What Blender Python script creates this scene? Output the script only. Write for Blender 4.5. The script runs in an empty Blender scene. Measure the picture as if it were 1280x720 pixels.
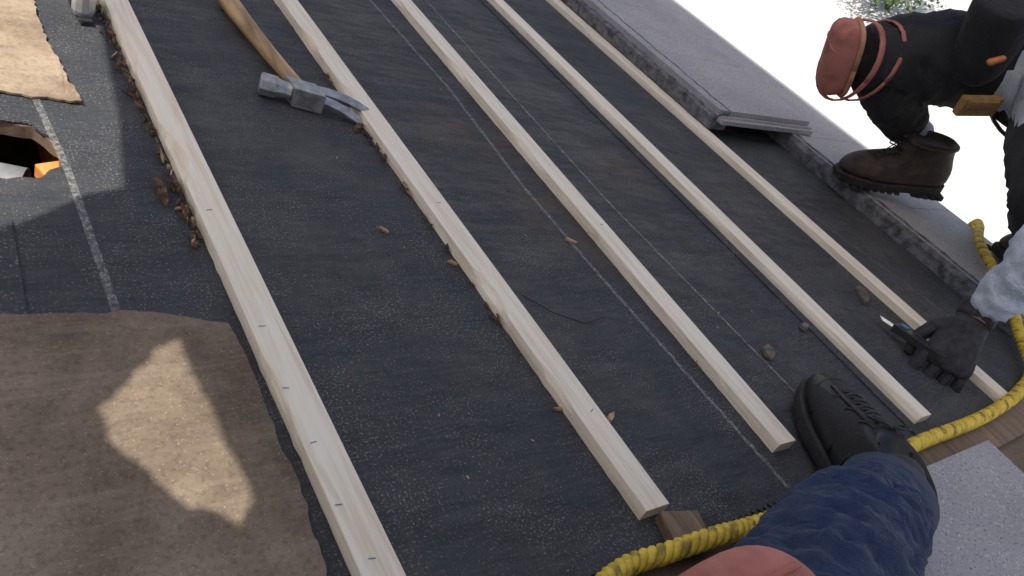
import bpy, bmesh, math, random
from mathutils import Vector, Matrix, noise
random.seed(4)
V=Vector
# ---------- site plan: metres on the roof plane (x down-slope, y along the battens) ----------
def mm(s): return [tuple(int(a)/1000 for a in p.split(',')) for p in s.split()]
S2={
'torn':mm('118,1451 225,1467 213,1326 217,1228 225,1128 233,1073 193,1079 139,1086 88,1093'),
'hole':mm('83,1036 132,1024 166,1019 191,976 187,932 159,902 118,900 72,898'),
'strip':mm('64,807 119,817 114,662 52,654'),
'brown':mm('-1,679 132,661 198,658 247,646 302,627 304,587 305,510 303,453 303,375 294,309 282,251 -13,258'),
'patch':mm('152,531 176,552 215,594 247,613 245,561 253,521 251,480 257,434 256,393 238,375 219,399 201,400 189,433 171,460 156,485'),
'lit':mm('-83,746 106,799 157,835 205,871 248,884 275,1043 301,1300 334,1544'),
'cA':mm('179,1079 191,915 193,783 195,662'),
'cB':mm('920,1629 931,1247 909,905 912,677 921,443 930,237'),
'cC':mm('1099,1693 1085,860 1110,359'),
'cD':mm('1721,852 1825,416'),
'chips':mm('572,790 650,713 656,430 983,989 911,755 307,840'),
'shards':mm('979,484 1316,494 1601,553'),
'wire':mm('731,636 758,591 805,568 844,572'),
'stains':mm('917,847 1206,984 955,1021 946,758 847,1090'),
'ticks':mm('340,623 331,528 338,452 332,375 343,312 341,840 343,1011'),
'rope':mm('585,213 647,212 723,206 797,204 871,203 1049,213 1229,223 1312,224 1430,224 1557,230 1690,246 1840,284'),
}
W=dict(toe=(1928,938,40),heel=(2182,792,104),ankle=(2172,904,174),knee=(1822,999,330),hip=(2225,842,461),
 pelvis=(2217,756,456),hip2=(2102,646,396),knee2=(1839,469,283),ankle2=(2315,578,149),toe2=(2235,605,50),
 spine=(2074,646,455),chest=(1933,528,486),sho=(1793,432,449),elb=(1619,365,256),wri=(1610,376,112),
 hand=(1551,347,34),neck=(1828,491,567),head=(1742,461,620),sho2=(2126,659,654),elb2=(2013,844,678),
 wri2=(1880,940,591),hand2=(1837,1041,572),ptan=(1981,773,353),pouch=(1946,830,480),orng=(1866,758,462),
 pa=(952,150,80),pk=(595,75,150),ppad=(492,62,186),kn0=(1514,387,36),kn1=(1519,457,22))
W={k:V(p)/1000 for k,p in W.items()}
# ---------- frame ----------
TILT=math.radians(25); R=Matrix.Rotation(TILT,4,'Y'); RI=R.inverted()
GUP=RI.to_3x3()@V((0,0,1))
SE=math.radians(58); TX=-.72
GRAV=[]   # objects built in level coordinates
C=bpy.context.collection
# ---------- materials ----------
def nmat(name):
    m=bpy.data.materials.new(name); m.use_nodes=True; nt=m.node_tree; return m,nt,nt.nodes['Principled BSDF']
def N(nt,t,**k):
    n=nt.nodes.new(t)
    for a,b in k.items(): setattr(n,a,b)
    return n
def coords(nt,scale=(1,1,1),rnd=False):
    tc=N(nt,'ShaderNodeTexCoord'); mp=N(nt,'ShaderNodeMapping'); mp.inputs['Scale'].default_value=scale
    nt.links.new(tc.outputs['Object'],mp.inputs['Vector'])
    if rnd:
        oi=N(nt,'ShaderNodeObjectInfo'); mu=N(nt,'ShaderNodeMath',operation='MULTIPLY'); mu.inputs[1].default_value=37
        nt.links.new(oi.outputs['Random'],mu.inputs[0]); nt.links.new(mu.outputs[0],mp.inputs['Location'])
    return mp.outputs[0]
def ntex(nt,vec,scale,detail=3,rough=.6,dist=0):
    n=N(nt,'ShaderNodeTexNoise'); n.inputs['Scale'].default_value=scale; n.inputs['Detail'].default_value=detail
    n.inputs['Roughness'].default_value=rough; n.inputs['Distortion'].default_value=dist
    nt.links.new(vec,n.inputs['Vector']); return n.outputs['Fac']
def ramp(nt,fac,stops):
    r=N(nt,'ShaderNodeValToRGB'); e=r.color_ramp.elements
    while len(e)<len(stops): e.new(.5)
    for i,(p,c) in enumerate(stops):
        e[i].position=p; e[i].color=(*c,1) if len(c)==3 else c
    nt.links.new(fac,r.inputs[0]); return r.outputs[0]
def mix(nt,fac,a,b,mode='MIX'):
    m=N(nt,'ShaderNodeMix',data_type='RGBA',blend_type=mode)
    if isinstance(fac,float): m.inputs[0].default_value=fac
    else: nt.links.new(fac,m.inputs[0])
    for i,x in ((6,a),(7,b)):
        if isinstance(x,tuple): m.inputs[i].default_value=(*x,1)
        else: nt.links.new(x,m.inputs[i])
    return m.outputs[2]
def bump(nt,b,h,strength,dist=.002):
    bm=N(nt,'ShaderNodeBump'); bm.inputs['Strength'].default_value=strength; bm.inputs['Distance'].default_value=dist
    nt.links.new(h,bm.inputs['Height'])
    if b.inputs['Normal'].is_linked: nt.links.new(b.inputs['Normal'].links[0].from_socket,bm.inputs['Normal'])
    nt.links.new(bm.outputs[0],b.inputs['Normal'])
def G(v): return (v,v,v)
def simple(name,c1,c2,scale=30,rough=.8,bs=0,bst=.3,bd=.002,stretch=(1,1,1),metal=0,lo=.35,hi=.65,spec=None):
    m,nt,b=nmat(name); vec=coords(nt,stretch)
    f=ntex(nt,vec,scale); nt.links.new(ramp(nt,f,[(lo,c1),(hi,c2)]),b.inputs['Base Color'])
    b.inputs['Roughness'].default_value=rough; b.inputs['Metallic'].default_value=metal
    if spec is not None: b.inputs['Specular IOR Level'].default_value=spec
    if bs: bump(nt,b,ntex(nt,vec,bs,3),bst,bd)
    return m
def felt_material():
    m,nt,b=nmat('roofing_felt_mat'); vec=coords(nt)
    base=ramp(nt,ntex(nt,vec,5,5,.65),[(.3,(.023,.027,.034)),(.7,(.044,.049,.058))])
    sv=coords(nt,(60,3,1)); base=mix(nt,.4,base,ramp(nt,ntex(nt,sv,6,3),[(.35,(.020,.024,.030)),(.7,(.062,.066,.073))]))
    sv=coords(nt,(4,40,1)); base=mix(nt,.35,base,ramp(nt,ntex(nt,sv,5,3),[(.35,(.018,.021,.027)),(.7,G(.075))]))
    dens=ntex(nt,vec,9,3,.7)
    sp=N(nt,'ShaderNodeMath',operation='ADD'); fine=ntex(nt,vec,360,2,.5)
    m2=N(nt,'ShaderNodeMath',operation='MULTIPLY'); m2.inputs[1].default_value=.3; nt.links.new(dens,m2.inputs[0])
    nt.links.new(fine,sp.inputs[0]); nt.links.new(m2.outputs[0],sp.inputs[1])
    base=mix(nt,ramp(nt,sp.outputs[0],[(.74,G(0)),(.86,G(1))]),base,(.21,.19,.16))
    base=mix(nt,ramp(nt,ntex(nt,vec,150,2,.5),[(.66,G(0)),(.78,G(.4))]),base,(.12,.115,.11))
    tc=N(nt,'ShaderNodeTexCoord'); tot=None
    for (x,y),r in zip(S2['stains'],(.15,.16,.15,.14,.12)):
        vm=N(nt,'ShaderNodeVectorMath',operation='DISTANCE'); nt.links.new(tc.outputs['Object'],vm.inputs[0]); vm.inputs[1].default_value=(x,y,0)
        mr=N(nt,'ShaderNodeMapRange',interpolation_type='SMOOTHSTEP'); mr.inputs['From Max'].default_value=r; mr.inputs['To Min'].default_value=1; mr.inputs['To Max'].default_value=0
        nt.links.new(vm.outputs['Value'],mr.inputs['Value'])
        if tot is None: tot=mr.outputs[0]
        else:
            a=N(nt,'ShaderNodeMath',operation='MAXIMUM'); nt.links.new(tot,a.inputs[0]); nt.links.new(mr.outputs[0],a.inputs[1]); tot=a.outputs[0]
    nz=ramp(nt,ntex(nt,vec,22,4,.7,.6),[(.42,G(0)),(.62,G(.9))])
    mu=N(nt,'ShaderNodeMath',operation='MULTIPLY'); nt.links.new(tot,mu.inputs[0]); nt.links.new(nz,mu.inputs[1])
    base=mix(nt,mu.outputs[0],base,(.085,.056,.038))
    gd=ramp(nt,ntex(nt,vec,3.1,6,.75,.3),[(.50,G(0)),(.78,G(.5))]); base=mix(nt,gd,base,(.13,.12,.105))
    nt.links.new(base,b.inputs['Base Color']); b.inputs['Roughness'].default_value=.75
    bump(nt,b,ntex(nt,vec,250,2,.6),.5,.0012); bump(nt,b,ntex(nt,coords(nt,(1,2.2,1)),4,3,.5),1.0,.04)
    return m
def wood_material(name,ca,cb,cg,rough=.75,kn_=.75):
    m,nt,b=nmat(name); v1=coords(nt,(1,.045,1),True); v2=coords(nt,(1,.35,1),True)
    g=ntex(nt,v1,110,4,.65,.4); col=ramp(nt,g,[(.3,ca),(.52,cb),(.68,cg)])
    kn=N(nt,'ShaderNodeTexVoronoi'); kn.inputs['Scale'].default_value=5; nt.links.new(v2,kn.inputs['Vector'])
    col=mix(nt,ramp(nt,kn.outputs['Distance'],[(.04,G(kn_)),(.10,G(0))]),col,(.40,.23,.11))
    st=ramp(nt,ntex(nt,v2,9,4,.7),[(.6,G(0)),(.78,G(.3))]); col=mix(nt,st,col,(.46,.36,.25))
    nt.links.new(col,b.inputs['Base Color']); b.inputs['Roughness'].default_value=rough
    bump(nt,b,g,.5,.0015); return m
def tile_material():
    m,nt,b=nmat('concrete_tile_mat'); vec=coords(nt)
    c=ramp(nt,ntex(nt,vec,5,5,.6),[(.3,(.29,.285,.30)),(.7,(.39,.385,.395))])
    c=mix(nt,ramp(nt,ntex(nt,vec,260,2),[(.6,G(0)),(.68,G(1))]),c,(.55,.54,.53))
    c=mix(nt,ramp(nt,ntex(nt,vec,210,2),[(.34,G(1)),(.40,G(0))]),c,(.15,.15,.155))
    nt.links.new(c,b.inputs['Base Color']); b.inputs['Roughness'].default_value=.9
    bump(nt,b,ntex(nt,vec,240,2),.6,.001); return m
def brown_material(name,dark,mid,light,big=3,blot=.55):
    m,nt,b=nmat(name); vec=coords(nt)
    c=ramp(nt,ntex(nt,vec,big,7,.68,.3),[(.32,dark),(.5,mid),(.68,light)])
    c=mix(nt,ramp(nt,ntex(nt,vec,160,2),[(.35,G(.4)),(.5,G(0))]),c,dark)
    c=mix(nt,ramp(nt,ntex(nt,coords(nt,(.1,1,1)),80,3),[(.5,G(0)),(.75,G(.35))]),c,light)
    c=mix(nt,ramp(nt,ntex(nt,vec,11,5,.7,.8),[(.54,G(0)),(.66,G(blot))]),c,tuple(x*1.1 for x in dark))
    c=mix(nt,ramp(nt,ntex(nt,vec,420,2),[(.62,G(0)),(.72,G(.4))]),c,tuple(min(1,x*1.5) for x in light))
    nt.links.new(c,b.inputs['Base Color']); b.inputs['Roughness'].default_value=.85
    bump(nt,b,ntex(nt,vec,110,4,.7),.35,.0012); return m
def chalk_material():
    m,nt,b=nmat('chalk_mat'); b.inputs['Base Color'].default_value=(.42,.42,.40,1); b.inputs['Roughness'].default_value=1
    vec=coords(nt); f=ramp(nt,ntex(nt,vec,160,4,.8),[(.38,G(0)),(.62,G(.55))])
    nt.links.new(f,b.inputs['Alpha']); return m
def cloth_material(name,c1,c2,scale=600,rough=.95,fold=0.4):
    m,nt,b=nmat(name); vec=coords(nt)
    c=ramp(nt,ntex(nt,vec,14,4,.6),[(.3,c1),(.7,c2)])
    c=mix(nt,ramp(nt,ntex(nt,vec,scale,2),[(.4,G(0)),(.65,G(.5))]),c,tuple(min(1,x*1.8) for x in c2))
    nt.links.new(c,b.inputs['Base Color']); b.inputs['Roughness'].default_value=rough
    b.inputs['Sheen Weight'].default_value=.05
    bump(nt,b,ntex(nt,vec,scale,2),.3,.0008); bump(nt,b,ntex(nt,coords(nt,(1,1,1)),26,3,.5,1.2),fold,.014); return m
M={}
M['felt']=felt_material()
M['pine']=wood_material('pine_batten_mat',(.72,.61,.46),(.86,.78,.63),(.89,.83,.70))
M['oldwood']=wood_material('weathered_wood_mat',(.10,.07,.045),(.20,.14,.09),(.28,.20,.13))
M['orangewood']=wood_material('rafter_mat',(.60,.20,.04),(.75,.30,.07),(.8,.38,.12))
M['deck']=brown_material('plywood_deck_mat',(.08,.055,.035),(.17,.12,.08),(.27,.20,.13))
M['brown']=brown_material('torn_board_mat',(.085,.060,.040),(.225,.170,.115),(.40,.32,.235))
M['tan']=brown_material('torn_paper_mat',(.16,.11,.07),(.36,.27,.18),(.48,.39,.28),6)
M['tile']=tile_material()
M['tiledark']=simple('tile_edge_mat',(.06,.062,.07),(.19,.195,.21),45,.95,120,.6)
M['chalk']=chalk_material()
M['steel']=simple('hammer_steel_mat',(.26,.26,.26),(.48,.48,.48),60,.42,200,.3,.0005,metal=.7)
M['hickory']=simple('hickory_handle_mat',(.18,.10,.04),(.54,.36,.17),40,.5,80,.3,.001,stretch=(1,.12,1))
M['silver']=simple('tape_case_mat',(.55,.55,.55),(.7,.7,.7),50,.3,metal=.6)
M['blackplastic']=simple('black_plastic_mat',(.015,.015,.016),(.03,.03,.03),40,.5)
M['pipe']=simple('galvanised_pipe_mat',(.16,.165,.17),(.30,.30,.30),18,.6,60,.2,metal=.2)
M['rope']=simple('yellow_rope_mat',(.50,.34,.03),(.82,.60,.06),70,.6,500,.6,.001,lo=.3,hi=.55)
M['ropedk']=simple('rope_tracer_mat',(.28,.21,.04),(.72,.52,.05),60,.7,500,.6,.001,lo=.42,hi=.55)
M['blackpants']=cloth_material('black_trousers_mat',(.010,.0105,.012),(.022,.023,.026))
M['jeans']=cloth_material('denim_mat',(.007,.016,.044),(.013,.030,.080),700,fold=.6)
M['grey']=cloth_material('grey_sweatshirt_mat',(.36,.40,.50),(.48,.53,.64))
M['sock']=cloth_material('grey_sock_mat',(.26,.30,.38),(.38,.42,.52),300)
M['skin']=simple('skin_mat',(.30,.15,.09),(.40,.22,.14),30,.5,200,.2,.0005)
M['hair']=simple('hair_mat',(.01,.008,.006),(.03,.02,.015),200,.6,300,.6)
M['glove']=simple('black_glove_mat',(.012,.012,.014),(.035,.035,.04),60,.75,350,.6,.001)
M['boot']=simple('brown_boot_leather_mat',(.028,.019,.014),(.070,.048,.036),35,.7,140,.5,.0015)
M['bootsole']=simple('boot_sole_mat',(.018,.015,.013),(.045,.035,.03),60,.85,200,.5)
M['lace']=simple('boot_lace_mat',(.02,.015,.012),(.06,.045,.035),200,.9)
M['shoe']=simple('black_shoe_mat',(.008,.008,.009),(.020,.020,.022),90,.5,260,.5,.001)
M['shoemesh']=simple('shoe_mesh_mat',(.006,.006,.007),(.03,.03,.032),400,.8,500,.7,.001)
M['shoesole']=simple('shoe_sole_mat',(.012,.012,.012),(.03,.03,.03),60,.8,200,.4)
M['shoelace']=simple('shoe_lace_mat',(.025,.025,.027),(.065,.065,.07),300,.85,600,.5,.0006)
M['pad']=simple('knee_pad_mat',(.28,.085,.065),(.48,.18,.14),16,.75,60,.5,.002,lo=.3,hi=.6)
M['padtan']=simple('knee_pad_foam_mat',(.42,.21,.12),(.56,.31,.19),30,.8,90,.4)
M['leather']=simple('tan_leather_mat',(.26,.15,.05),(.42,.26,.10),30,.8,150,.5)
M['orange']=simple('orange_plastic_mat',(.45,.14,.03),(.55,.19,.04),30,.5)
M['blue']=simple('blue_ink_mat',(.05,.14,.28),(.10,.22,.38),80,.6)
M['bark']=simple('bark_mat',(.04,.025,.015),(.18,.11,.065),70,.95,150,.8)
M['chip']=simple('wood_chip_mat',(.30,.19,.10),(.50,.36,.22),90,.9,150,.5)
M['shard']=simple('tile_shard_mat',(.09,.075,.06),(.20,.17,.14),40,.9,120,.6)
M['concrete']=simple('concrete_ground_mat',(.56,.55,.52),(.66,.65,.62),1.5,.9,30,.3)
M['stucco']=simple('stucco_mat',(.42,.38,.32),(.5,.46,.4),8,.95,90,.5)
M['leaf']=simple('leaf_mat',(.03,.07,.015),(.08,.15,.03),8,.6)
M['post']=simple('post_mat',(.3,.3,.3),(.45,.45,.45),20,.5,metal=.7)
def shade_screen_material():  # sheet of the added shade screen, translucent to give warm fill light
    m,nt,b=nmat('shade_screen_mat'); vec=coords(nt)
    c=ramp(nt,ntex(nt,vec,2,5),[(.3,(.72,.70,.66)),(.7,(.80,.78,.74))]); nt.links.new(c,b.inputs['Base Color']); b.inputs['Roughness'].default_value=.7
    t=N(nt,'ShaderNodeBsdfTranslucent'); t.inputs[0].default_value=(.78,.77,.74,1)
    mx=N(nt,'ShaderNodeMixShader'); mx.inputs[0].default_value=.5
    nt.links.new(b.outputs[0],mx.inputs[1]); nt.links.new(t.outputs[0],mx.inputs[2]); nt.links.new(mx.outputs[0],nt.nodes['Material Output'].inputs[0]); return m
M['shade_screen']=shade_screen_material()
# ---------- mesh builder ----------
class MB:
    def __init__(s): s.v=[]; s.f=[]; s.m=[]
    def add(s,vs,fs,mi=0):
        o=len(s.v); s.v+= [tuple(x) for x in vs]; s.f+=[tuple(i+o for i in f) for f in fs]; s.m+=[mi]*len(fs)
    def tube(s,pts,rad,n=10,mi=0,ref=None,caps=True):
        pts=[V(p) for p in pts]; k=len(pts); rr=[r if isinstance(r,tuple) else (r,r) for r in (rad if isinstance(rad,list) else [rad]*k)]
        vs=[]; prev=V(ref) if ref is not None else None
        for i,p in enumerate(pts):
            t=(pts[min(i+1,k-1)]-pts[max(i-1,0)]).normalized()
            if prev is None: prev=V((0,0,1)) if abs(t.z)<.9 else V((1,0,0))
            a=prev-t*prev.dot(t)
            a=a.normalized() if a.length>1e-5 else t.orthogonal().normalized()
            if ref is None: prev=a
            b=t.cross(a)
            for j in range(n):
                w=2*math.pi*j/n; vs.append(p+a*(math.cos(w)*rr[i][0])+b*(math.sin(w)*rr[i][1]))
        fs=[(i*n+j,i*n+(j+1)%n,(i+1)*n+(j+1)%n,(i+1)*n+j) for i in range(k-1) for j in range(n)]
        if caps: fs+=[tuple(range(n))[::-1],tuple(range((k-1)*n,k*n))]
        s.add(vs,fs,mi)
    def capsule(s,pts,rad,n=10,mi=0,ref=None):
        pts=[V(p) for p in pts]; rr=[r if isinstance(r,tuple) else (r,r) for r in rad]
        def sc(r,k): return (r[0]*k,r[1]*k)
        d0=(pts[0]-pts[1]).normalized(); d1=(pts[-1]-pts[-2]).normalized(); a,b=rr[0],rr[-1]
        P=[pts[0]+d0*min(a)*.95,pts[0]+d0*min(a)*.75,pts[0]+d0*min(a)*.4]+pts+[pts[-1]+d1*min(b)*.4,pts[-1]+d1*min(b)*.75,pts[-1]+d1*min(b)*.95]
        Q=[sc(a,.25),sc(a,.66),sc(a,.92)]+rr+[sc(b,.92),sc(b,.66),sc(b,.25)]
        s.tube(P,Q,n,mi,ref)
    def loft(s,rings,mi=0,caps=True):
        n=len(rings[0]); vs=[p for r in rings for p in r]
        fs=[(i*n+j,i*n+(j+1)%n,(i+1)*n+(j+1)%n,(i+1)*n+j) for i in range(len(rings)-1) for j in range(n)]
        if caps: fs+=[tuple(range(n))[::-1],tuple(range((len(rings)-1)*n,len(rings)*n))]
        s.add(vs,fs,mi)
    def box(s,c,size,axes=None,mi=0):
        c=V(c); ax=axes or (V((1,0,0)),V((0,1,0)),V((0,0,1)))
        vs=[c+ax[0]*(sx*size[0]/2)+ax[1]*(sy*size[1]/2)+ax[2]*(sz*size[2]/2) for sx in(-1,1) for sy in(-1,1) for sz in(-1,1)]
        s.add(vs,[(0,1,3,2),(4,6,7,5),(0,4,5,1),(2,3,7,6),(0,2,6,4),(1,5,7,3)],mi)
    def obj(s,name,mats,parent=None,smooth=False,bevel=0,sub=0):
        me=bpy.data.meshes.new(name); me.from_pydata(s.v,[],s.f)
        for m in mats: me.materials.append(M[m])
        for p,i in zip(me.polygons,s.m): p.material_index=i; p.use_smooth=smooth
        bm=bmesh.new(); bm.from_mesh(me); bmesh.ops.recalc_face_normals(bm,faces=bm.faces); bm.to_mesh(me); bm.free()
        o=bpy.data.objects.new(name,me); C.objects.link(o)
        if parent: o.parent=parent
        if bevel:
            b=o.modifiers.new('b','BEVEL'); b.width=bevel; b.segments=2; b.limit_method='ANGLE'; b.angle_limit=math.radians(40)
        if sub:
            b=o.modifiers.new('s','SUBSURF'); b.levels=b.render_levels=sub
        return o
def empty(name):
    o=bpy.data.objects.new(name,None); C.objects.link(o); o.empty_display_size=.1; return o
def frame(f,u):
    f=V(f).normalized(); u=V(u); u=(u-f*u.dot(f)).normalized(); return f,u.cross(f),u
def rag(pts,step,amp,seed=0,fr=60):
    out=[]
    for i in range(len(pts)):
        a=V((*pts[i],0)); b=V((*pts[(i+1)%len(pts)],0)); L=(b-a).length; k=max(1,int(L/step))
        nn=V((-(b-a).y,(b-a).x,0)).normalized() if L>0 else V((0,0,0))
        for j in range(k):
            p=a.lerp(b,j/k); q=p+nn*amp*(noise.noise(V((p.x*fr,p.y*fr,seed)))+.5*noise.noise(V((p.x*fr*3,p.y*fr*3,seed+5))))
            out.append((q.x,q.y))
    return out
def sheet(name,pts,z0,z1,mat,step=.008,amp=.004,seed=0,parent=None,curl=0,fr=60):
    P=rag(pts,step,amp,seed,fr); mb=MB(); n=len(P)
    def zz(p): return curl*max(0,noise.noise(V((p[0]*14,p[1]*14,seed+9))))
    vs=[(x,y,z0+zz((x,y))) for x,y in P]+[(x,y,z1+zz((x,y))) for x,y in P]
    mb.add(vs,[tuple(range(n))[::-1],tuple(range(n,2*n))]+[(i,(i+1)%n,n+(i+1)%n,n+i) for i in range(n)])
    return mb.obj(name,[mat],parent)
def holed(name,outer,holes,z0,z1,mat,mtx=None):
    cu=bpy.data.curves.new(name+'_c','CURVE'); cu.dimensions='2D'; cu.fill_mode='BOTH'; cu.extrude=(z1-z0)/2
    for P in [outer]+holes:
        sp=cu.splines.new('POLY'); sp.points.add(len(P)-1); sp.use_cyclic_u=True
        for i,p in enumerate(P): sp.points[i].co=(p[0],p[1],0,1)
    t=bpy.data.objects.new('tmp',cu); C.objects.link(t); dg=bpy.context.evaluated_depsgraph_get()
    me=bpy.data.meshes.new_from_object(t.evaluated_get(dg)); bpy.data.objects.remove(t)
    me.name=name
    me.transform((mtx or Matrix())@Matrix.Translation((0,0,(z0+z1)/2)))
    me.materials.clear(); me.materials.append(M[mat])
    o=bpy.data.objects.new(name,me); C.objects.link(o); return o
# ---------- house, roof, ground ----------
house=empty('house')
hole=rag(S2['hole'],.008,.003,3)
d=holed('roof_deck',[(-4,-2.6),(2.34,-2.6),(2.34,4.6),(-4,4.6)],[hole],-.022,-.004,'deck'); d.parent=house
mb=MB(); mb.box((2.35,1,-.09),(.02,7.2,.17)); mb.obj('fascia',['stucco'],house)
def lv(x,y,z): return RI@V((x,y,z))
GZ=-3.8
def rz(x): return -math.tan(TILT)*x-.06
mb=MB()
xa,xb,ya,yb=-9.5,1.75,-2.4,4.4
rx=-4*math.cos(TILT); rzt=rz(rx)
pr=[(xa,GZ),(xb,GZ),(xb,rz(xb)),(rx,rzt),(xa+.3,rzt-(rx-xa)*.44)]
for y in (ya,yb): mb.add([lv(x,y,z) for x,z in pr],[tuple(range(5))])
mb.add([lv(xb,ya,GZ),lv(xb,yb,GZ),lv(xb,yb,rz(xb)),lv(xb,ya,rz(xb))],[(0,1,2,3)])
mb.add([lv(xa,ya,GZ),lv(xa,yb,GZ),lv(xa+.3,yb,rzt-(rx-xa)*.44),lv(xa+.3,ya,rzt-(rx-xa)*.44)],[(0,1,2,3)])
mb.obj('walls',['stucco'],house)
mb=MB(); p0=lv(rx,0,rzt+.05); p1=lv(xa-.3,0,rzt-(rx-xa)*.47)
mb.add([(p0.x,-2.6,p0.z),(p0.x,4.6,p0.z),(p1.x,4.6,p1.z),(p1.x,-2.6,p1.z)],[(0,1,2,3)]); mb.obj('far_roof_slope',['tile'],house)
fo=rag([(-3.9,.222),(.3,.222),(1.3,.216),(1.99,.228)],.012,.003,8)[:-1]
fo=[p for p in fo if p[0]<1.99 and abs(p[1]-.222)<.03]; fo=sorted(set(fo))+[(1.99,.228),(1.99,4.5),(-3.9,4.5)]
felt=holed('roofing_felt',fo,[rag(S2['hole'],.006,.004,5)],-.003,0,'felt')
mb=MB(); mb.add([(-60,-60,GZ),(60,-60,GZ),(60,60,GZ),(-60,60,GZ)],[(0,1,2,3)]); g=mb.obj('ground',['concrete']); GRAV.append(g)
sheet('felt_lap',[(1.30,.23),(1.985,.232),(1.985,4.4),(1.335,4.4)],.0005,.0030,'felt',.03,.002,2)
# ---------- battens ----------
def batten(x0,y0,x1,y1,w=.040,h=.018,wane=0,seed=0):
    mb=MB(); a=V((x0,y0,0)); b=V((x1,y1,0)); d=(b-a).normalized(); s=V((d.y,-d.x,0)); n=int((b-a).length/.015); rings=[]
    for i in range(n+1):
        p=a.lerp(b,i/n); t=(b-a).length*i/n
        e=lambda k,f=9:noise.noise(V((t*f,k*7.3+seed,0)))
        wl=max(0,noise.noise(V((t*7,seed*3.1,4)))-.05)*wane; j=.0008
        rg=.0016*noise.noise(V((t*55,seed,8)))*(1 if wane>.01 else .3)
        cs=[(-w/2+e(1)*j+rg,.0002),(-w/2+e(2)*j+wl*.3+rg,h*.55-wl*.2),(-w/2+.0003+wl*1.2+e(3)*j,h-.0008-wl*.7),(-w/2+.0010+wl*1.6+e(3)*j,h+e(4)*j*.2-wl*.1),(w/2-.0010,h+e(5)*j*.2),(w/2-.0002,h-.0008),(w/2+e(6)*j*.5,h*.5),(w/2,.0002)]
        rings.append([p+s*c+V((0,0,z+.0006)) for c,z in cs])
    mb.loft(rings); return mb.obj('wood_batten',['pine'])
batten(.337,.15,.335,4.3,wane=.02,seed=1)
batten(.6815,.262,.679,4.3,wane=.022,seed=2)
batten(.975,.290,1.026,2.6,wane=.012,seed=3)
batten(1.342,.262,1.366,2.6,wane=.006,seed=4)
batten(1.645,.245,1.622,4.3,wane=.004,seed=5)
mb=MB()
tk=list(S2['ticks'])[:6]+[(.68,y) for y in (.42,.86)]+[(.99,y) for y in(.8,)]
for x,y in tk:
    x=min(max(x*.97,.325),.348) if x<.5 else x+random.uniform(-.008,.008); an=random.uniform(-.3,.7)
    mb.box((x,y*.97,.0191),(.007,.0009,.0004),(V((math.cos(an),math.sin(an),0)),V((-math.sin(an),math.cos(an),0)),V((0,0,1))))
mb.obj('pencil_tick_marks',['blue'])
def chalk(pts,w,z=.0012):
    mb=MB(); P=[V((x,y,z)) for x,y in pts]; vs=[]; fs=[]
    for i,p in enumerate(P):
        t=(P[min(i+1,len(P)-1)]-P[max(i-1,0)]).normalized(); s=V((-t.y,t.x,0))*w/2; vs+=[p+s,p-s]
    fs=[(2*i,2*i+1,2*i+3,2*i+2) for i in range(len(P)-1)]; mb.add(vs,fs); mb.obj('chalk_line',['chalk'])
chalk(S2['cA'],.009); chalk(S2['cB'],.008); chalk(S2['cC'],.005,.0036); chalk(S2['cD'],.004,.0036)
# ---------- left side sheets, hole, pipe ----------
sheet('brown_board',S2['brown'],.0015,.006,'brown',.006,.005,1,fr=25)
sheet('torn_brown_paper',S2['torn'],.002,.005,'tan',.006,.005,2,curl=.008)
sheet('felt_strip',S2['strip'],.001,.004,'felt',.02,.001,3,curl=.006)
mb=MB(); mb.tube([(-.02,1.0,-.055),(.07,.962,-.045),(.148,.930,-.042)],[.030,.030,.030],24,caps=False); mb.tube([(.148,.930,-.042),(.07,.962,-.045)],[.028,.028],24,caps=False); mb.obj('vent_pipe',['pipe'],smooth=True)
mb=MB(); mb.box((.222,.95,-.10),(.045,2.4,.07)); mb.obj('roof_rafter',['orangewood'])
mb=MB(); mb.box((.193,.948,-.035),(.045,.055,.02),(V((.9,.3,0)).normalized(),V((-.3,.9,0)).normalized(),V((0,0,1)))); mb.obj('cedar_block',['orangewood'],bevel=.002)
tm=empty('tape_measure'); mb=MB(); mb.box((.279,1.352,.030),(.034,.06,.050)); mb.obj('case',['silver'],tm,bevel=.012)
mb=MB(); mb.box((.279,1.352,.030),(.036,.03,.03)); mb.box((.279,1.318,.008),(.022,.012,.004)); mb.obj('label_and_hook',['blackplastic'],tm,bevel=.003)
# ---------- hammer ----------
hm=empty('claw_hammer')
hd=V((.570,1.125,.020)); ax=V((.150,-.062,0)).normalized(); hy=V((-.028,.335,.0)).normalized(); up=V((0,0,1))
mb=MB()
tpt=[hy*(-.02)+hd,hd,hd+hy*.03,hd+hy*.10,hd+hy*.18,hd+hy*.25,hd+hy*.30,hd+hy*.340,hd+hy*.352]
tpt=[p+V((.002*math.sin(i),0,-.002*(i>2))) for i,p in enumerate(tpt)]
mb.tube(tpt,[(.009,.013),(.010,.015),(.010,.0155),(.011,.0145),(.0125,.016),(.0145,.018),(.0155,.0195),(.016,.0205),(.011,.014)],14,ref=up); mb.obj('handle',['hickory'],hm,smooth=True,sub=1)
mb=MB()
mb.tube([hd-ax*.072,hd-ax*.069,hd-ax*.046,hd-ax*.043,hd-ax*.028,hd-ax*.020],[.0155,.019,.019,.016,.014,.016],8,ref=up)
mb.box(hd,(.050,.040,.034),(ax,hy,up))
tv=(up*.85-hy*.5).normalized(); sd=ax.cross(tv).normalized()
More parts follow.
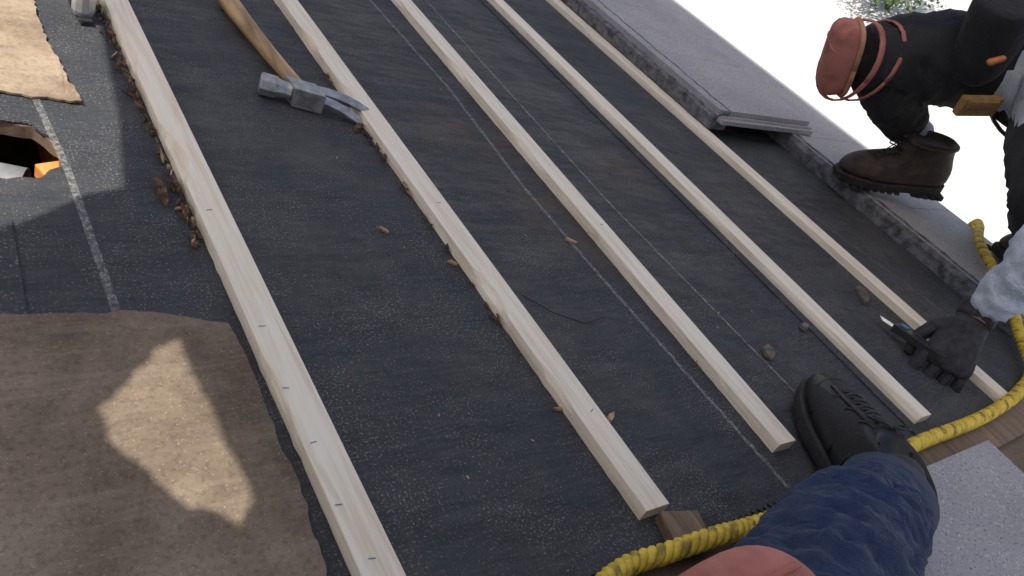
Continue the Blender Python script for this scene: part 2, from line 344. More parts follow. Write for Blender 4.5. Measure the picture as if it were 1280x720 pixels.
for sgn in(-1,1):
    rings=[]
    for i in range(9):
        t=i/8; c=hd+ax*(.016+.096*t)+up*(.004+.003*math.sin(t*3)-.016*t*t); th=.018*(1-t)**1.3+.0022
        inner=.0008+.0068*max(0,t-.12)**1.1; outer=.015+.008*t
        rings.append([c+sd*(sgn*inner)+tv*th/2,c+sd*(sgn*outer)+tv*th/2,c+sd*(sgn*outer)-tv*th/2,c+sd*(sgn*inner)-tv*th/2])
    mb.loft(rings)
mb.obj('head',['steel'],hm,bevel=.0015)
# ---------- debris ----------
def shard_mb(mb,c,L,Wd,T,an,mi=0):
    ca,sa=math.cos(an),math.sin(an); n=7; top=[];bot=[]
    for k in range(n):
        w=2*math.pi*k/n+random.uniform(-.3,.3); r=random.uniform(.65,1.1); x=math.cos(w)*L/2*r; y=math.sin(w)*Wd/2*r
        px,py=c[0]+x*ca-y*sa,c[1]+x*sa+y*ca; tz_=T*random.uniform(.6,1.2); bot.append((px,py,c[2])); top.append((px*.98+c[0]*.02,py*.98+c[1]*.02,c[2]+tz_))
    mb.add(bot+top,[tuple(range(n))[::-1],tuple(range(n,2*n))]+[(i,(i+1)%n,n+(i+1)%n,n+i) for i in range(n)],mi)
mb=MB()
for i in range(110):
    y=random.uniform(.76,1.45)
    shard_mb(mb,(.312-abs(random.gauss(0,.0055)),y,.001+random.random()*.008),random.uniform(.008,.034),random.uniform(.002,.006),random.uniform(.002,.005),random.gauss(1.55,.25),0 if random.random()<.8 else 1)
for i in range(36):
    y=random.choice((random.uniform(.95,1.15),random.uniform(.5,1.3)))
    shard_mb(mb,(.658-abs(random.gauss(0,.0035)),y,.001+random.random()*.006),random.uniform(.006,.026),random.uniform(.002,.005),random.uniform(.002,.004),random.gauss(1.55,.25),0 if random.random()<.8 else 1)
for x,y in S2['chips']: shard_mb(mb,(x,y,.001),random.uniform(.018,.028),random.uniform(.004,.008),.004,random.uniform(-.8,.6),1)
for i in range(110): shard_mb(mb,(random.uniform(.1,1.6),random.uniform(.3,1.8),.0038),random.uniform(.003,.010),random.uniform(.0012,.0022),.0012,random.uniform(0,3),random.choice((0,0,1)))
shard_mb(mb,(.288,.87,.001),.070,.014,.010,1.65,0); shard_mb(mb,(.722,.40,.001),.028,.009,.006,.5,1)
shard_mb(mb,(.645,1.06,.001),.020,.013,.008,1.1,0); shard_mb(mb,(.56,1.50,.001),.025,.006,.006,1.1,0)
mb.obj('wood_debris',['bark','chip'])
for (x,y),L,w in zip(S2['shards'],(.05,.035,.08),(.032,.016,.026)):
    mb=MB(); shard_mb(mb,(x+.01 if w>.03 else x-.03,y-.02 if w>.03 else y,.004),L,w,.008,.9 if w>.02 else .3)
    if w>.03: mb=MB(); shard_mb(mb,(1.13,.455,.002),.045,.030,.008,.9)
    mb.obj('tile_shard',['shard'],bevel=.001)
mb=MB(); P=[V((x,y,.002+.004*(i%2))) for i,(x,y) in enumerate(S2['wire'])]; mb.tube(P,.0009,6); mb.obj('black_wire',['blackplastic'])
mb=MB(); mb.box((.705,.232,.008),(.055,.040,.016),(V((.97,-.25,0)),V((.25,.97,0)),V((0,0,1)))); mb.obj('wood_block',['oldwood'],bevel=.0015)
mb=MB(); mb.box((1.52,.205,.003),(1.1,.06,.012),(V((1,.02,0)),V((-.02,1,0)),V((0,0,1)))); mb.obj('wood_plank',['oldwood'],bevel=.0015)
# ---------- tiles ----------
def tile(x0,x1,y0,y1,zb,th=.026,tilt=0,lip=True):
    if lip: prof=[(y0,zb),(y0,zb+th*.45),(y0+.008,zb+th*.45),(y0+.010,zb+th*.68),(y0+.014,zb+th*.68),(y0+.016,zb+th*.45),(y0+.024,zb+th*.45),(y0+.026,zb+th),(y1-.001,zb+th),(y1-.0003,zb+th-.001),(y1-.0003,zb)]
    else: prof=[(y0,zb),(y0,zb+th*.9),(y0+.001,zb+th),(y0+.1,zb+th),(y1-.001,zb+th),(y1-.0003,zb+th-.001),(y1-.0003,zb)]
    mb=MB(); n=22; rings=[]
    for i in range(n+1):
        x=x0+(x1-x0)*i/n; e=noise.noise(V((x*30,y0*9,0)))*.0007*(1 if lip else .3); zz=-tilt*(i/n)
        rings.append([(x+(.004*noise.noise(V((y*40,zb*50,3))) if i==0 else 0),y+e,z+zz) for y,z in prof])
    mb.loft(rings); return mb.obj('concrete_roof_tile',['tile','tiledark'],bevel=.001)
mb=MB(); mb.box((2.0,1.4,.009),(.04,6,.016)); mb.obj('eave_batten',['oldwood'])
y=1.13-.328*5
while y<4.2:
    tile(1.985,2.385,y,y+.328,.018,.026,.012,False); y+=.328
tile(1.668,2.075,1.13,1.458,.046,.028,.002,True); y=1.458
while y<4.2:
    tile(1.668,2.075,y,y+.328,.046,.028,.002,False); y+=.328
for x0,x1,y1 in((1.005,1.41,.186),(.60,1.0,.150),(.2,.59,.12)):
    for k in range(3): tile(x0,x1,y1-.328*(k+1),y1-.328*k-.002,.003 if x0>1 else .008,.03,0,False)
mb=MB(); rings=[]
for i in range(240):
    y=1.15+i*.013; e=noise.noise(V((y*25,0,0)))*.006+noise.noise(V((y*80,2,0)))*.003; h=.022+noise.noise(V((y*18,3,0)))*.004
    rings.append([(1.655+e,y,.0215),(1.652+e,y,.03+h),(1.69+e*2,y,.034+h*1.3+.006),(1.705+e,y,.0755),(1.72,y,.0215)])
mb.loft(rings); mb.obj('tile_edge_seal',['tiledark'])
mb=MB(); rings=[]
for i in range(360):
    y=-.5+i*.0139; e=noise.noise(V((y*22,7,0)))*.006+noise.noise(V((y*80,9,0)))*.003
    rings.append([(1.972+e,y,.002),(1.970+e,y,.032+e*.4),(1.995+e,y,.0475+e*.3),(2.01,y,.043),(2.01,y,.002)])
mb.loft(rings); mb.obj('tile_edge_seal',['tiledark'])
# ---------- rope ----------
def cr(P,step=.004):
    out=[]
    for i in range(len(P)-1):
        p0=P[max(i-1,0)];p1=P[i];p2=P[i+1];p3=P[min(i+2,len(P)-1)]; k=max(2,int((p2-p1).length/step))
        for j in range(k):
            t=j/k; out.append(.5*((2*p1)+(p2-p0)*t+(2*p0-5*p1+4*p2-p3)*t*t+(3*p1-p0-3*p2+p3)*t**3))
    out.append(P[-1]); return out
q0=S2['rope'][0]
rp=[V((q0[0]-.25,q0[1]-.15,.048)),V((q0[0]-.08,q0[1]-.03,.030))]
for x,y in S2['rope']: rp.append(V((x,y,.024 if .66<x<.76 else (.022 if x>.98 else .0155))))
rp+=[V((1.944,.376,.035)),V((2.056,.471,.058)),V((2.122,.553,.058)),V((2.225,.641,.057)),V((2.345,.700,.055)),V((2.41,.735,.035)),V((2.43,.745,-.06)),V((2.44,.75,-.5))]
cl=cr(rp); mb=MB(); ph=0; st=[[],[],[]]
for i,p in enumerate(cl):
    t=(cl[min(i+1,len(cl)-1)]-cl[max(i-1,0)]).normalized(); a=t.cross(V((.05,.1,1))).normalized(); b=a.cross(t)
    if i: ph+=(p-cl[i-1]).length/.038*2*math.pi
    for k in range(3): w=ph+k*2.0944; st[k].append(p+(a*math.cos(w)+b*math.sin(w))*.0058)
for k in range(3): mb.tube(st[k],.0066,8,mi=1 if k==0 else 0)
mb.obj('yellow_rope',['rope','ropedk'],smooth=True)
# ---------- people helpers ----------
def skin(name,vs,es,rad,em,mats,parent,levels=2,disp=.004,dscale=14,root=0):
    me=bpy.data.meshes.new(name); me.from_pydata([tuple(v) for v in vs],es,[]); o=bpy.data.objects.new(name,me); C.objects.link(o)
    sk=o.modifiers.new('skin','SKIN')
    for i,r in enumerate(rad): o.data.skin_vertices[0].data[i].radius=(r,r)
    o.data.skin_vertices[0].data[root].use_root=True
    sk.use_smooth_shade=True
    ss=o.modifiers.new('sub','SUBSURF'); ss.levels=ss.render_levels=levels
    dg=bpy.context.evaluated_depsgraph_get(); m2=bpy.data.meshes.new_from_object(o.evaluated_get(dg)); bpy.data.objects.remove(o)
    m2.name=name; m2.materials.clear()
    for m in mats: m2.materials.append(M[m])
    if disp:
        nr=[v.normal.copy() for v in m2.vertices]
        for v,nn in zip(m2.vertices,nr):
            q=v.co.copy(); v.co=q+nn*disp*(noise.noise(q*dscale)*1.0+.9*(1-abs(noise.noise(q*dscale*2.2+V((5,5,5)))*2.2))+.5*(1-abs(noise.noise(q*dscale*4.5))*3)-.4)
    for p in m2.polygons:
        p.use_smooth=True; c=p.center; best=1e9
        for (a,b),mi in zip(es,em):
            A,Bv=V(vs[a]),V(vs[b]); t=max(0,min(1,(c-A).dot(Bv-A)/max(1e-9,(Bv-A).length_squared))); dd=(c-A.lerp(Bv,t)).length/(max(rad[a],.02)*(1-t)+max(rad[b],.02)*t)
            if dd<best: best=dd; p.material_index=mi
    o=bpy.data.objects.new(name,m2); C.objects.link(o); o.parent=parent; return o
def shoe(prefix,heel,toe,upv,parent,kind,zs=1.0):
    f,s,u=frame(V(toe)-V(heel),upv); L=(V(toe)-V(heel)).length; k=L/.31; O=V(heel)
    def T(x,y,z): return O+f*(x*k)+s*(y)+u*(z*zs)
    def ring(z,back,front,w,waist=0,n=32):
        out=[]
        for j in range(n):
            t=2*math.pi*j/n; c,sn=math.cos(t),math.sin(t); c=math.copysign(abs(c)**.85,c); sn=math.copysign(abs(sn)**.85,sn)
            x=(front+back)/2+(front-back)/2*c; uu=(x-back)/(front-back)
            ww=w*(1+.10*math.exp(-((uu-.70)/.18)**2)-waist*math.exp(-((uu-.40)/.16)**2)-.10*math.exp(-((uu-.05)/.2)**2))
            out.append(T(x,sn*ww,z))
        return out
    if kind=='boot':
        lev=[(.026,0,.302,.048,.14),(.045,-.003,.304,.050,.12),(.066,-.003,.299,.049,.08),(.084,-.001,.280,.046,.04),(.096,.002,.245,.042,0),(.106,.006,.205,.039,0),(.120,.012,.178,.038,0),(.138,.018,.165,.038,0),(.158,.024,.160,.040,0),(.176,.026,.162,.043,0),(.184,.028,.164,.044,0),(.186,.036,.154,.037,0),(.165,.04,.14,.03,0)]
        mats=['boot','bootsole','lace']
    else:
        lev=[(.022,0,.304,.046,.10),(.040,-.003,.305,.050,.08),(.054,-.003,.296,.049,.06),(.066,-.001,.270,.046,.04),(.076,.002,.230,.042,0),(.086,.004,.195,.039,0),(.096,.006,.165,.037,0),(.104,.010,.140,.036,0),(.106,.016,.130,.032,0),(.08,.03,.12,.024,0)]
        mats=['shoe','shoesole','shoelace','shoemesh']
    mb=MB(); mb.loft([ring(*l) for l in lev],0)
    o=mb.obj(prefix+'_upper',mats,parent,smooth=True,sub=1)
    if kind!='boot':
        for p in o.data.polygons:
            if p.index//32 in (2,3,4,5) and (p.index%32)//2%4!=1: p.material_index=3
    mb=MB(); hs=lev[0][0]+.004
    mb.loft([ring(.002,.0,.296,.048,.18),ring(.008,-.005,.306,.052,.16),ring(hs,-.005,.309,.053,.14),ring(hs+.003,0,.304,.049,.14)],0)
    if kind=='boot':
        for i in range(14):
            for sg in(-1,1):
                x=.016+i*.0205
                if .09<x<.13: continue
                mb.box(T(x,sg*.038,.0),(.012*k,.020,.008),(f,s,u))
        mb.box(T(.045,0,-.003),(.09*k,.075,.012),(f,s,u))
    mb.obj(prefix+'_sole',[mats[1]],parent,bevel=.0015)
    def topz(x):
        for a,b in zip(lev,lev[1:]):
            if b[2]<=x<=a[2] and a[2]>b[2]: return a[0]+(b[0]-a[0])*(a[2]-x)/(a[2]-b[2])
        return lev[-3][0]
    mb=MB(); xs=[.172,.186,.20,.215,.232] if kind=='boot' else [.134,.150,.166,.182,.198,.214,.230]
    for i,x in enumerate(xs):
        z=topz(x)-.001; wd_=.020
        for sg in(-1,1):
            x2=xs[min(i+1,len(xs)-1)]; z2=topz(x2)
            mb.tube([T(x,sg*wd_,z-.006),T(x*.7+x2*.3,sg*wd_*.5,(z*.7+z2*.3)+.003),T((x+x2)/2,0,(z+z2)/2+.0045),T(x*.3+x2*.7,-sg*wd_*.5,(z*.3+z2*.7)+.003),T(x2,-sg*wd_,z2-.006)],.0022,6)
    x=xs[0]; z=topz(x)
    for sg in(-1,1): mb.tube([T(x,0,z+.006),T(x-.004,sg*.02,z+.012),T(x+.008,sg*.034,z+.004),T(x+.014,sg*.022,z+.004),T(x,0,z+.008)],.0022,6)
    mb.obj(prefix+'_laces',[mats[2]],parent,smooth=True)
    if kind!='boot':
        mb=MB()
        for off in(.240,.268):
            P=[]
            for j in range(13):
                yy=-.038+.00633*j; x=off-14*yy*yy; P.append(T(x,yy,topz(x)-.001-yy*yy*9))
            mb.tube(P,.0015,6)
        for sg in(-1,1):
            mb.tube([T(xx,sg*.024,topz(xx)-.0035) for xx in(.13,.16,.19,.22,.238)],[(.0035,.0045)]*5,6)
            for xx in(.10,.135,.17,.205): mb.tube([T(xx,sg*.050,.036),T(xx+.01,sg*.045,.055),T(xx+.012,sg*.033,topz(xx+.012)-.008),T(xx+.006,sg*.024,topz(xx+.006)-.003)],.0022,6)
        mb.obj(prefix+'_overlays',[mats[0]],parent,smooth=True)
    else:
        mb=MB(); rg=ring(.172,.025,.163,.045); mb.tube(rg+[rg[0]],.0055,6)
        for sg in(-1,1): mb.tube([T(.158,sg*.041,.165),T(.155,sg*.040,.125),T(.18,sg*.043,.085),T(.225,sg*.041,.074)],.0016,6)
        for sg in(-1,1): mb.tube([T(.03,sg*.044,.075),T(.08,sg*.045,.085),T(.13,sg*.046,.070),T(.16,sg*.047,.045)],.0014,6)
        mb.obj(prefix+'_collar',['boot'],parent,smooth=True)
def hand(prefix,wrist,fdir,palm,thumb_side,mat,parent,curl=(.5,.6,.65,.7),scale=1.0,cuff=True):
    f,s,u=frame(fdir,-V(palm)); k=scale; O=V(wrist)
    def T(a,b,c): return O+f*(a*k)+s*(b*k*thumb_side)+u*(c*k)
    mb=MB()
    mb.capsule([T(-.02,0,0),T(.015,.0,0),T(.045,.003,.002),T(.075,.002,.003),T(.092,.0,.002)],[(.020*k,.027*k),(.018*k,.031*k),(.0165*k,.039*k),(.0145*k,.043*k),(.012*k,.041*k)],16,ref=u)
    ys=(.033,.011,-.011,-.032); ln=((.044,.027,.022),(.049,.031,.024),(.045,.028,.023),(.034,.021,.019))
    for i in range(4):
        a=0; p=V((.088-.004*abs(i-1),ys[i],.001)); pts=[V((.065,ys[i]*.9,0)),p.copy()]; sp=.10*(1.5-i)
        for j,l in enumerate(ln[i]):
            a+=curl[i]*(1,1.1,.8)[j]; p=p+V((math.cos(a)*l*math.cos(sp*.5),l*math.sin(sp)*math.cos(a),-math.sin(a)*l)); pts.append(p.copy())
        r=.0108 if i<3 else .0093
        P=[pts[0]]; Q=[r*k]
        for a_,b_ in zip(pts[1:],pts[2:]): P+=[a_,a_.lerp(b_,.5)]; Q+=[r*1.06*k,r*.93*k]
        P.append(pts[-1]); Q.append(r*.82*k)
        mb.capsule([T(*q) for q in P],Q,10)
    th=[V((.02,.022,-.004)),V((.042,.045,-.014)),V((.068,.056,-.022)),V((.092,.052,-.028))]
    mb.capsule([T(*q) for q in th],[.016*k,.0135*k,.0115*k,.0095*k],10)
    o=mb.obj(prefix,[mat],parent,smooth=True)
    if cuff:
        mb=MB(); mb.tube([T(-.035,0,0),T(-.030,0,0),T(-.008,0,0),T(.0,0,0)],[(.024*k,.029*k),(.028*k,.033*k),(.026*k,.032*k),(.022*k,.029*k)],16,ref=u); mb.obj(prefix+'_cuff',[mat],parent,smooth=True)
    return o
def head(prefix,c,fwd,upv,parent,hat):
    f,s,u=frame(fwd,upv); c=V(c); mb=MB(); rings=[]
    lev=[(-.115,.030,.030,.015),(-.105,.045,.045,.015),(-.085,.060,.065,.012),(-.05,.068,.080,.006),(-.01,.073,.090,0),(.03,.076,.095,-.002),(.07,.070,.088,-.004),(.10,.050,.064,-.006),(.118,.022,.03,-.008)]
    n=28
    for z,w_,d_,o_ in lev:
        r=[]
        for j in range(n):
            t=2*math.pi*j/n; x=math.cos(t)*d_+o_; y=math.sin(t)*w_
            r.append(c+f*x+s*y+u*z)
        rings.append(r)
    mb.loft(rings,0)
    mb.capsule([c+f*.088+u*.018,c+f*.102-u*.012,c+f*.108-u*.026],[.007,.010,.012],10)
    for sg in(-1,1):
        mb.capsule([c+s*(sg*.076)+u*.02-f*.008,c+s*(sg*.080)-u*.022-f*.004],[(.016,.007),(.010,.006)],10,ref=f)
        mb.capsule([c+s*(sg*.030)+f*.083+u*.008,c+s*(sg*.033)+f*.083+u*.008],[.011,.011],10,mi=2)
        mb.tube([c+s*(sg*.018)+f*.092+u*.028,c+s*(sg*.045)+f*.080+u*.028],.004,6,mi=1)
    mb.capsule([c+f*.088+s*.022-u*.055,c+f*.096-u*.053,c+f*.088-s*.022-u*.055],[.004,.006,.004],8,mi=3)
    rings=[]
    for z,w_,d_,o_ in [(-.06,.066,.078,-.012),(-.01,.077,.092,-.010),(.035,.080,.098,-.006),(.078,.074,.092,-.006),(.108,.054,.068,-.008),(.126,.02,.03,-.008)]:
        r=[]
        for j in range(n):
            t=2*math.pi*j/n; x=math.cos(t)*d_+o_
            if z<.05: x=min(x,.02+z*.6)
            r.append(c+f*x+s*(math.sin(t)*w_)+u*z)
        rings.append(r)
    mb.loft(rings,1)
    mb.obj(prefix,['skin','hair','blackplastic','padtan'],parent,smooth=True)
    if hat:
        mb=MB(); rings=[]
        for z,k in((.035,1.06),(.07,1.04),(.105,.86),(.13,.5),(.135,.1)):
            rings.append([c+f*(math.cos(2*math.pi*j/n)*.096*k-.004)+s*(math.sin(2*math.pi*j/n)*.080*k)+u*z for j in range(n)])
        mb.loft(rings); mb.box(c+f*.125+u*.038,(.08,.12,.006),(f,s,u)); mb.obj(prefix+'_cap',['jeans'],parent,smooth=True)
def kneepad(prefix,c,out,upv,size,parent,boxy=.5,prof=None,tanpatch=False):
    f,s,u=frame(out,upv); c=V(c); w_,h,dp=size; mb=MB(); rings=[]; n=40
    prof=prof or ((.97,-1.0),(1.0,-.5),(1.03,.1),(1.0,.5),(.90,.78),(.70,.92),(.35,1.0))
    for i,(q,z) in enumerate(prof):
        r=[]
        for j in range(n):
            t=2*math.pi*j/n; cx=math.copysign(abs(math.cos(t))**boxy,math.cos(t)); sx=math.copysign(abs(math.sin(t))**boxy,math.sin(t))
            r.append(c+f*(dp*z)+s*(cx*w_*q)+u*(sx*h*q))
        rings.append(r)
    mb.loft(rings,0)
    P=[]
    for j in range(n+1):
        t=2*math.pi*j/n; cx=math.copysign(abs(math.cos(t))**boxy,math.cos(t)); sx=math.copysign(abs(math.sin(t))**boxy,math.sin(t))
        P.append(c-f*(dp*.9)+s*(cx*w_*.99)+u*(sx*h*.99))
    mb.tube(P,.006,8,mi=1)
    # moulded seam lines across the cap
    for b in (-.45,.45):
        P=[]
        for a in [x/8 for x in range(-8,9)]:
            q=math.sqrt(min(1,(a*.95)**2+b*b*.6)); z=1.0 if q<.35 else (1.0-.08*(q-.35)/.35 if q<.7 else (.92-.14*(q-.7)/.2 if q<.9 else .78-.5*(q-.9)/.1))
            P.append(c+f*(dp*z+.0005)+s*(w_*a*.93)+u*(h*b))
        mb.tube(P,.0028,6,mi=0)
    if tanpatch:
        mb.tube([c+f*(dp*.62)+s*(w_*a)+u*(h*b) for a,b in((-.86,-.55),(-.90,-.15),(-.90,.2),(-.84,.55))],[(.012,.016),(.016,.022),(.016,.022),(.012,.015)],12,mi=1)
    mb.obj(prefix,['pad','padtan'],parent,smooth=True)
# ---------- roofer ----------
wk=empty('roofer_person'); w=W
def lerp(a,b,t): return V(a).lerp(V(b),t)
an=w['ankle']; kn=w['knee']
vs=[w['pelvis'],w['hip'],lerp(w['hip'],kn,.5),kn,lerp(kn,an,.35),lerp(kn,an,.66),an,
    w['hip2'],lerp(w['hip2'],w['knee2'],.5),w['knee2'],lerp(w['knee2'],w['ankle2'],.5),w['ankle2'],
    w['spine'],w['chest'],w['neck'],
    w['sho'],lerp(w['sho'],w['elb'],.5),w['elb'],lerp(w['elb'],w['wri'],.55),w['wri'],
    w['sho2'],lerp(w['sho2'],w['elb2'],.5),w['elb2'],lerp(w['elb2'],w['wri2'],.55),w['wri2']]
es=[(0,1),(1,2),(2,3),(3,4),(4,5),(5,6),(0,7),(7,8),(8,9),(9,10),(10,11),(0,12),(12,13),(13,14),(13,15),(15,16),(16,17),(17,18),(18,19),(13,20),(20,21),(21,22),(22,23),(23,24)]
rad=[.14,.118,.118,.090,.072,.058,.040,.11,.095,.075,.065,.055,.13,.14,.06,.075,.062,.056,.048,.030,.075,.062,.056,.048,.034]
em=[0]*5+[2]+[0]*5+[1]*13
skin('body',vs,es,rad,em,['blackpants','grey','sock'],wk,levels=3,disp=.009,dscale=11)
f,s,u=frame(an-kn,V((0,0,1))); hb=lerp(kn,an,.70); mb=MB()
mb.tube([hb-f*.04,hb-f*.01,hb+f*.010,hb+f*.006,hb-f*.01],[.050,.055,.057,.050,.042],20,caps=False); mb.obj('trouser_hem',['blackpants'],wk,smooth=True)
shoe('boot',w['heel'],w['toe'],V((-.12,.0,1)),wk,'boot',.78)
t2=V((w['toe2'].x,w['toe2'].y,.046)); h2=t2+(w['heel']-w['toe']).normalized()*.30; h2.z=.05
shoe('boot_rear',h2,t2,V((0,0,1)),wk,'boot',.8)
th=(kn-w['hip']).normalized()
kneepad('knee_pad',kn+th*.062-GUP*.004,(th+V((.12,.25,-.1))).normalized(),GUP,(.052,.086,.030),wk,boxy=.6)
mb=MB(); f,s,u=frame(th,GUP)
for o1,tl,wd_ in((.028,.028,.008),(-.02,.035,.006)):
    c=kn+th*o1+u*(-.012); P=[c+s*(math.cos(2*math.pi*j/24)*.088)+u*(math.sin(2*math.pi*j/24)*.092)-f*(tl*math.sin(2*math.pi*j/24)) for j in range(25)]
    mb.tube(P,[(wd_,.0025)]*25,6,ref=f)
mb.obj('knee_pad_strap',['pad'],wk,smooth=True)
hf=w['hand']-w['wri']; hf=V((hf.x,hf.y,hf.z*.75))
hand('glove_hand',w['wri']+hf.normalized()*.02,hf,V((-.3,-.1,-1)),-1,'glove',wk,curl=(.35,.40,.45,.5),scale=1.12)
mb=MB(); f=hf.normalized(); mb.tube([w['wri']-f*.04,w['wri']+f*.02],.026,14); mb.obj('wrist',['skin'],wk,smooth=True)
hand('bare_hand',w['wri2'],w['hand2']-w['wri2'],-GUP,-1,'glove',wk,curl=(.35,.4,.45,.5))
head('head',w['head'],V((-.75,.1,-.65)),GUP,wk,True)
mb=MB(); mb.capsule([w['neck']-(w['head']-w['neck'])*.3,lerp(w['neck'],w['head'],.7)],[.058,.054],16); mb.obj('neck',['skin'],wk,smooth=True)
bd=(w['spine']-w['pelvis']).normalized(); f,s,u=frame(bd,GUP); c=lerp(w['pelvis'],w['spine'],.38); mb=MB()
P=[c+s*(math.cos(2*math.pi*j/32)*.150)+u*(math.sin(2*math.pi*j/32)*.150) for j in range(33)]; mb.tube(P,[(.022,.005)]*33,8,ref=f); mb.obj('tool_belt',['blackplastic'],wk,smooth=True)
cz,cx,cy=GUP,V((.906,0,.423)),V((0,1,0))
mb=MB(); P=w['pouch']
mb.loft([[P+cy*(.055*k*a)+cx*(.06*k*b)+cz*z for a,b in((-1,-1),(0,-1.15),(1,-1),(1.1,0),(1,1),(0,1.1),(-1,1),(-1.1,0))] for k,z in((.45,-.10),(.8,-.09),(.95,-.03),(1.05,.05),(1.1,.095),(.95,.097))]); mb.obj('tool_pouch',['blackpants'],wk,smooth=True,sub=1)
mb=MB(); P=w['ptan']; tq=(w['hip']-kn).normalized(); f,s,u=frame(tq,GUP)
mb.box(P,(.10,.02,.048),(f,s,u)); mb.box(P+u*.01-s*.011,(.08,.008,.022),(f,s,u)); mb.obj('leather_pouch',['leather'],wk,bevel=.008)
mb=MB(); P=w['orng']; mb.capsule([P-f*.012-u*.006,P+f*.012+u*.004],[(.007,.009),(.006,.008)],10); mb.obj('tool_handle',['orange'],wk,smooth=True)
mb=MB(); k0=w['kn0']; k1=w['kn1']
f,s,u=frame(k1-k0,V((0,0,1)))
mb.box(lerp(k0,k1,.1),((k1-k0).length*1.5,.024,.016),(f,s,u),0)
mb.add([lerp(k0,k1,.8)+s*.009,lerp(k0,k1,.8)-s*.009,k1+f*.03-s*.008,k1+f*.012+s*.009],[(0,1,2,3)],1)
mb.box(k0*.35+k1*.65+u*.009-s*.004,(.018,.012,.005),(f,s,u),2)
mb.obj('utility_knife',['blackplastic','silver','blue'],None,bevel=.002)
# ---------- photographer ----------
ph_=empty('photographer_person'); pa,pk=w['pa'],w['pk']
hip=V((.16,-.16,.14)); hipb=V((.10,-.42,.14)); pel=V((.10,-.30,.15))
vs=[pel,hip,lerp(hip,pk,.5),pk,lerp(pk,pa,.4),lerp(pk,pa,.8),pa,
    hipb,V((.33,-.50,.22)),V((.53,-.56,.26)),V((.72,-.56,.16)),V((.90,-.55,.10)),
    pel+GUP*.22+V((.0,-.02,0)),pel+GUP*.42+V((.0,-.02,0)),pel+GUP*.56,
    V((-.09,-.16,.53)),V((.02,-.12,.38)),V((-.08,-.50,.50)),V((-.02,-.60,.36)),V((.15,-.58,.26)),V((.10,-.14,.24)),V((.22,-.16,.26)),V((.3,-.56,.29))]
es=[(0,1),(1,2),(2,3),(3,4),(4,5),(5,6),(0,7),(7,8),(8,9),(9,10),(10,11),(0,12),(12,13),(13,14),(13,15),(15,16),(16,20),(20,21),(13,17),(17,18),(18,19),(19,22)]
rad=[.14,.10,.092,.080,.078,.066,.052,.10,.09,.075,.065,.055,.135,.14,.055,.07,.055,.07,.055,.042,.04,.032,.032]
em=[0]*11+[1]*11
skin('body',vs,es,rad,em,['jeans','grey'],ph_,levels=4,disp=.0085,dscale=12)
f,s,u=frame(pa-pk,V((0,0,1))); mb=MB(); hb=pa
mb.tube([hb-f*.07,hb-f*.03,hb-f*.008,hb+f*.016,hb+f*.018,hb+f*.012,hb-f*.01],[(.050,.056),(.054,.062),(.052,.059),(.054,.063),(.051,.060),(.046,.054),(.04,.045)],24,caps=False,ref=u); mb.obj('jeans_hem',['jeans'],ph_,smooth=True)
shoe('shoe',V((.965,.105,.004)),V((1.14,.375,.002)),V((0,0,1)),ph_,'shoe')
shoe('shoe_rear',V((.88,-.56,.05)),V((1.16,-.50,.05)),V((0,0,1)),ph_,'shoe')
mb=MB(); mb.capsule([pa-f*.05,V((1.0,.165,.085))],[.04,.036],14); mb.obj('ankle_sock',['blackpants'],ph_,smooth=True)
kneepad('knee_pad',w['ppad'],V((-.25,.05,.9)),V((0,1,0)),(.080,.072,.028),ph_,boxy=.72,tanpatch=True)
head('head',V((-.20,-.36,.86)),V((.8,.4,-.4)),GUP,ph_,True)
mb=MB(); mb.capsule([V((-.13,-.32,.66)),V((-.19,-.35,.80))],[.058,.054],14); mb.obj('neck',['skin'],ph_,smooth=True)
hand('hand_a',V((.24,-.16,.26)),V((1,.2,-.2)),V((0,0,-1)),1,'skin',ph_,cuff=False)
hand('hand_b',V((.32,-.56,.31)),V((1,.1,-.1)),V((0,0,-1)),-1,'skin',ph_,cuff=False)
# ---------- added unseen screen uphill: shades the work area, cut to shape the sunlit areas ----------
tn=math.tan(SE)
def tz(x,z=0): return (x-TX)*tn+z
notch=[(y,tz(x)) for x,y in S2['lit']]
ymin,ymax=-1.6,4.2; top=tz(2.34,.06)
outer=[(ymin,.05),(notch[0][0],.05)]+notch+[(notch[-1][0]+.25,notch[-1][1]),(notch[-1][0]+.3,.05),(ymax,.05),(ymax,top),(ymin,top)]
patch=rag([(y,tz(x,.006)) for x,y in S2['patch']],.01,.008,4,40)
mt=Matrix(((0,0,1,TX),(1,0,0,0),(0,1,0,0),(0,0,0,1)))
tp=empty('added_shade_screen'); t=holed('sheet',outer,[patch],-.001,.001,'shade_screen',mt); t.parent=tp
mb=MB()
for y in(ymin,2.3,ymax): mb.tube([(TX-.03,y,-.003),(TX-.03,y,top+.05)],.02,10)
mb.tube([(TX-.03,ymin,top+.02),(TX-.03,ymax,top+.02)],.018,10); mb.obj('added_screen_posts',['post'],tp,smooth=True)  # posts and rail only carry the added shade screen
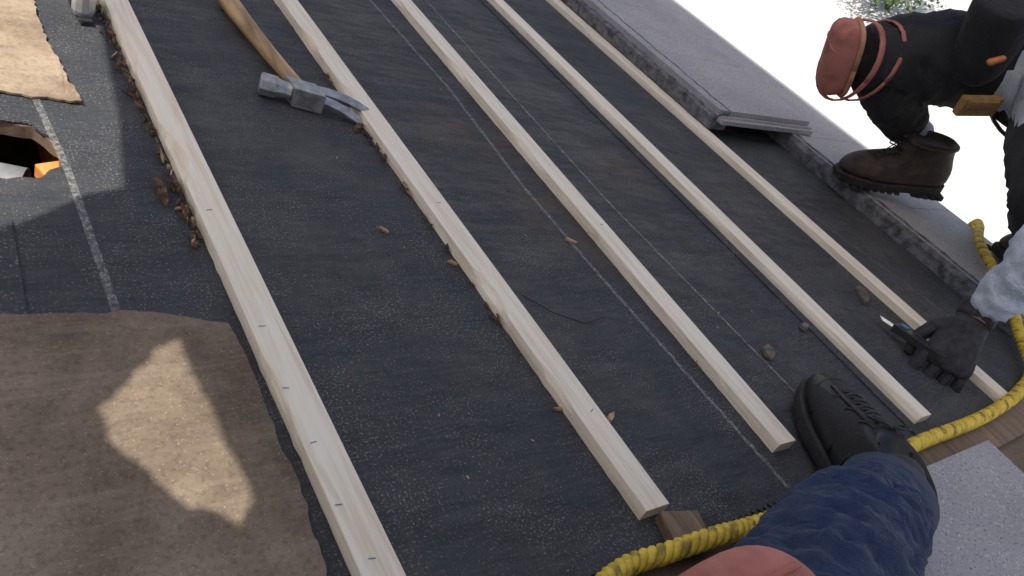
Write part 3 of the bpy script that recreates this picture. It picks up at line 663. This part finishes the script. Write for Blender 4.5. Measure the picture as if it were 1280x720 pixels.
# ---------- shrub on the ground ----------
base=R@V((8.304,4.665,-.163)); mb=MB()
cen=V((base.x,base.y,GZ+.5))
for i in range(10):
    a=random.uniform(0,6.28); mb.tube([(cen.x,cen.y,GZ),(cen.x+.15*math.cos(a),cen.y+.15*math.sin(a),GZ+.35),(cen.x+.4*math.cos(a),cen.y+.4*math.sin(a),GZ+.8)],[.02,.013,.005],6,mi=1)
for i in range(2200):
    q=V((random.gauss(0,1),random.gauss(0,1),random.gauss(0,1))).normalized()*random.random()**.4*.55*(1+.35*noise.noise(V((i*.13,0,0)))); q.z*=.8
    p=cen+q; a=V((random.gauss(0,1),random.gauss(0,1),random.gauss(0,1))).normalized()*.03; b=a.orthogonal().normalized()*.014
    mb.add([p-a,p+b,p+a,p-b],[(0,1,2,3)],0)
o=mb.obj('shrub',['leaf','bark']); GRAV.append(o)
# ---------- tilt whole roof assembly to its real pitch ----------
for o in list(C.objects):
    if o.parent is None and o not in GRAV: o.matrix_world=R@o.matrix_world
# ---------- light ----------
to=(R.to_3x3()@V((-math.cos(SE),0,math.sin(SE)))).normalized()
sun=bpy.data.lights.new('sun','SUN'); sun.energy=5; sun.angle=math.radians(.3); sun.color=(1,.95,.87)
so=bpy.data.objects.new('sun',sun); C.objects.link(so); so.rotation_euler=to.to_track_quat('Z','Y').to_euler()
wd=bpy.data.worlds.new('World'); bpy.context.scene.world=wd; wd.use_nodes=True; nt=wd.node_tree
s=nt.nodes.new('ShaderNodeTexSky'); s.sky_type='NISHITA'; s.sun_disc=False; s.sun_elevation=math.asin(to.z); s.sun_rotation=math.atan2(to.x,to.y); s.dust_density=3; s.ozone_density=.6
wb=mix(nt,1.0,s.outputs[0],(1.20,1.09,1.03),'MULTIPLY')
nt.links.new(wb,nt.nodes['Background'].inputs[0]); nt.nodes['Background'].inputs[1].default_value=.15
# ---------- camera (held level, looking down the slope) ----------
H=.643
B_=V((.7827,-.0583,.6196)); A_=V((-.4927,-.6662,.5598)); B_.normalize(); A_=(A_-B_*A_.dot(B_)).normalized(); N_=B_.cross(A_)
cam=bpy.data.cameras.new('camera'); co=bpy.data.objects.new('camera',cam); C.objects.link(co)
cam.sensor_width=36; cam.lens=28.125; cam.clip_start=.02; cam.clip_end=500
co.matrix_world=R@Matrix(((B_.x,-B_.y,-B_.z,0),(A_.x,-A_.y,-A_.z,0),(N_.x,-N_.y,-N_.z,H),(0,0,0,1)))
sc=bpy.context.scene; sc.camera=co; sc.view_settings.view_transform='Standard'; sc.view_settings.look='None'; sc.view_settings.exposure=0
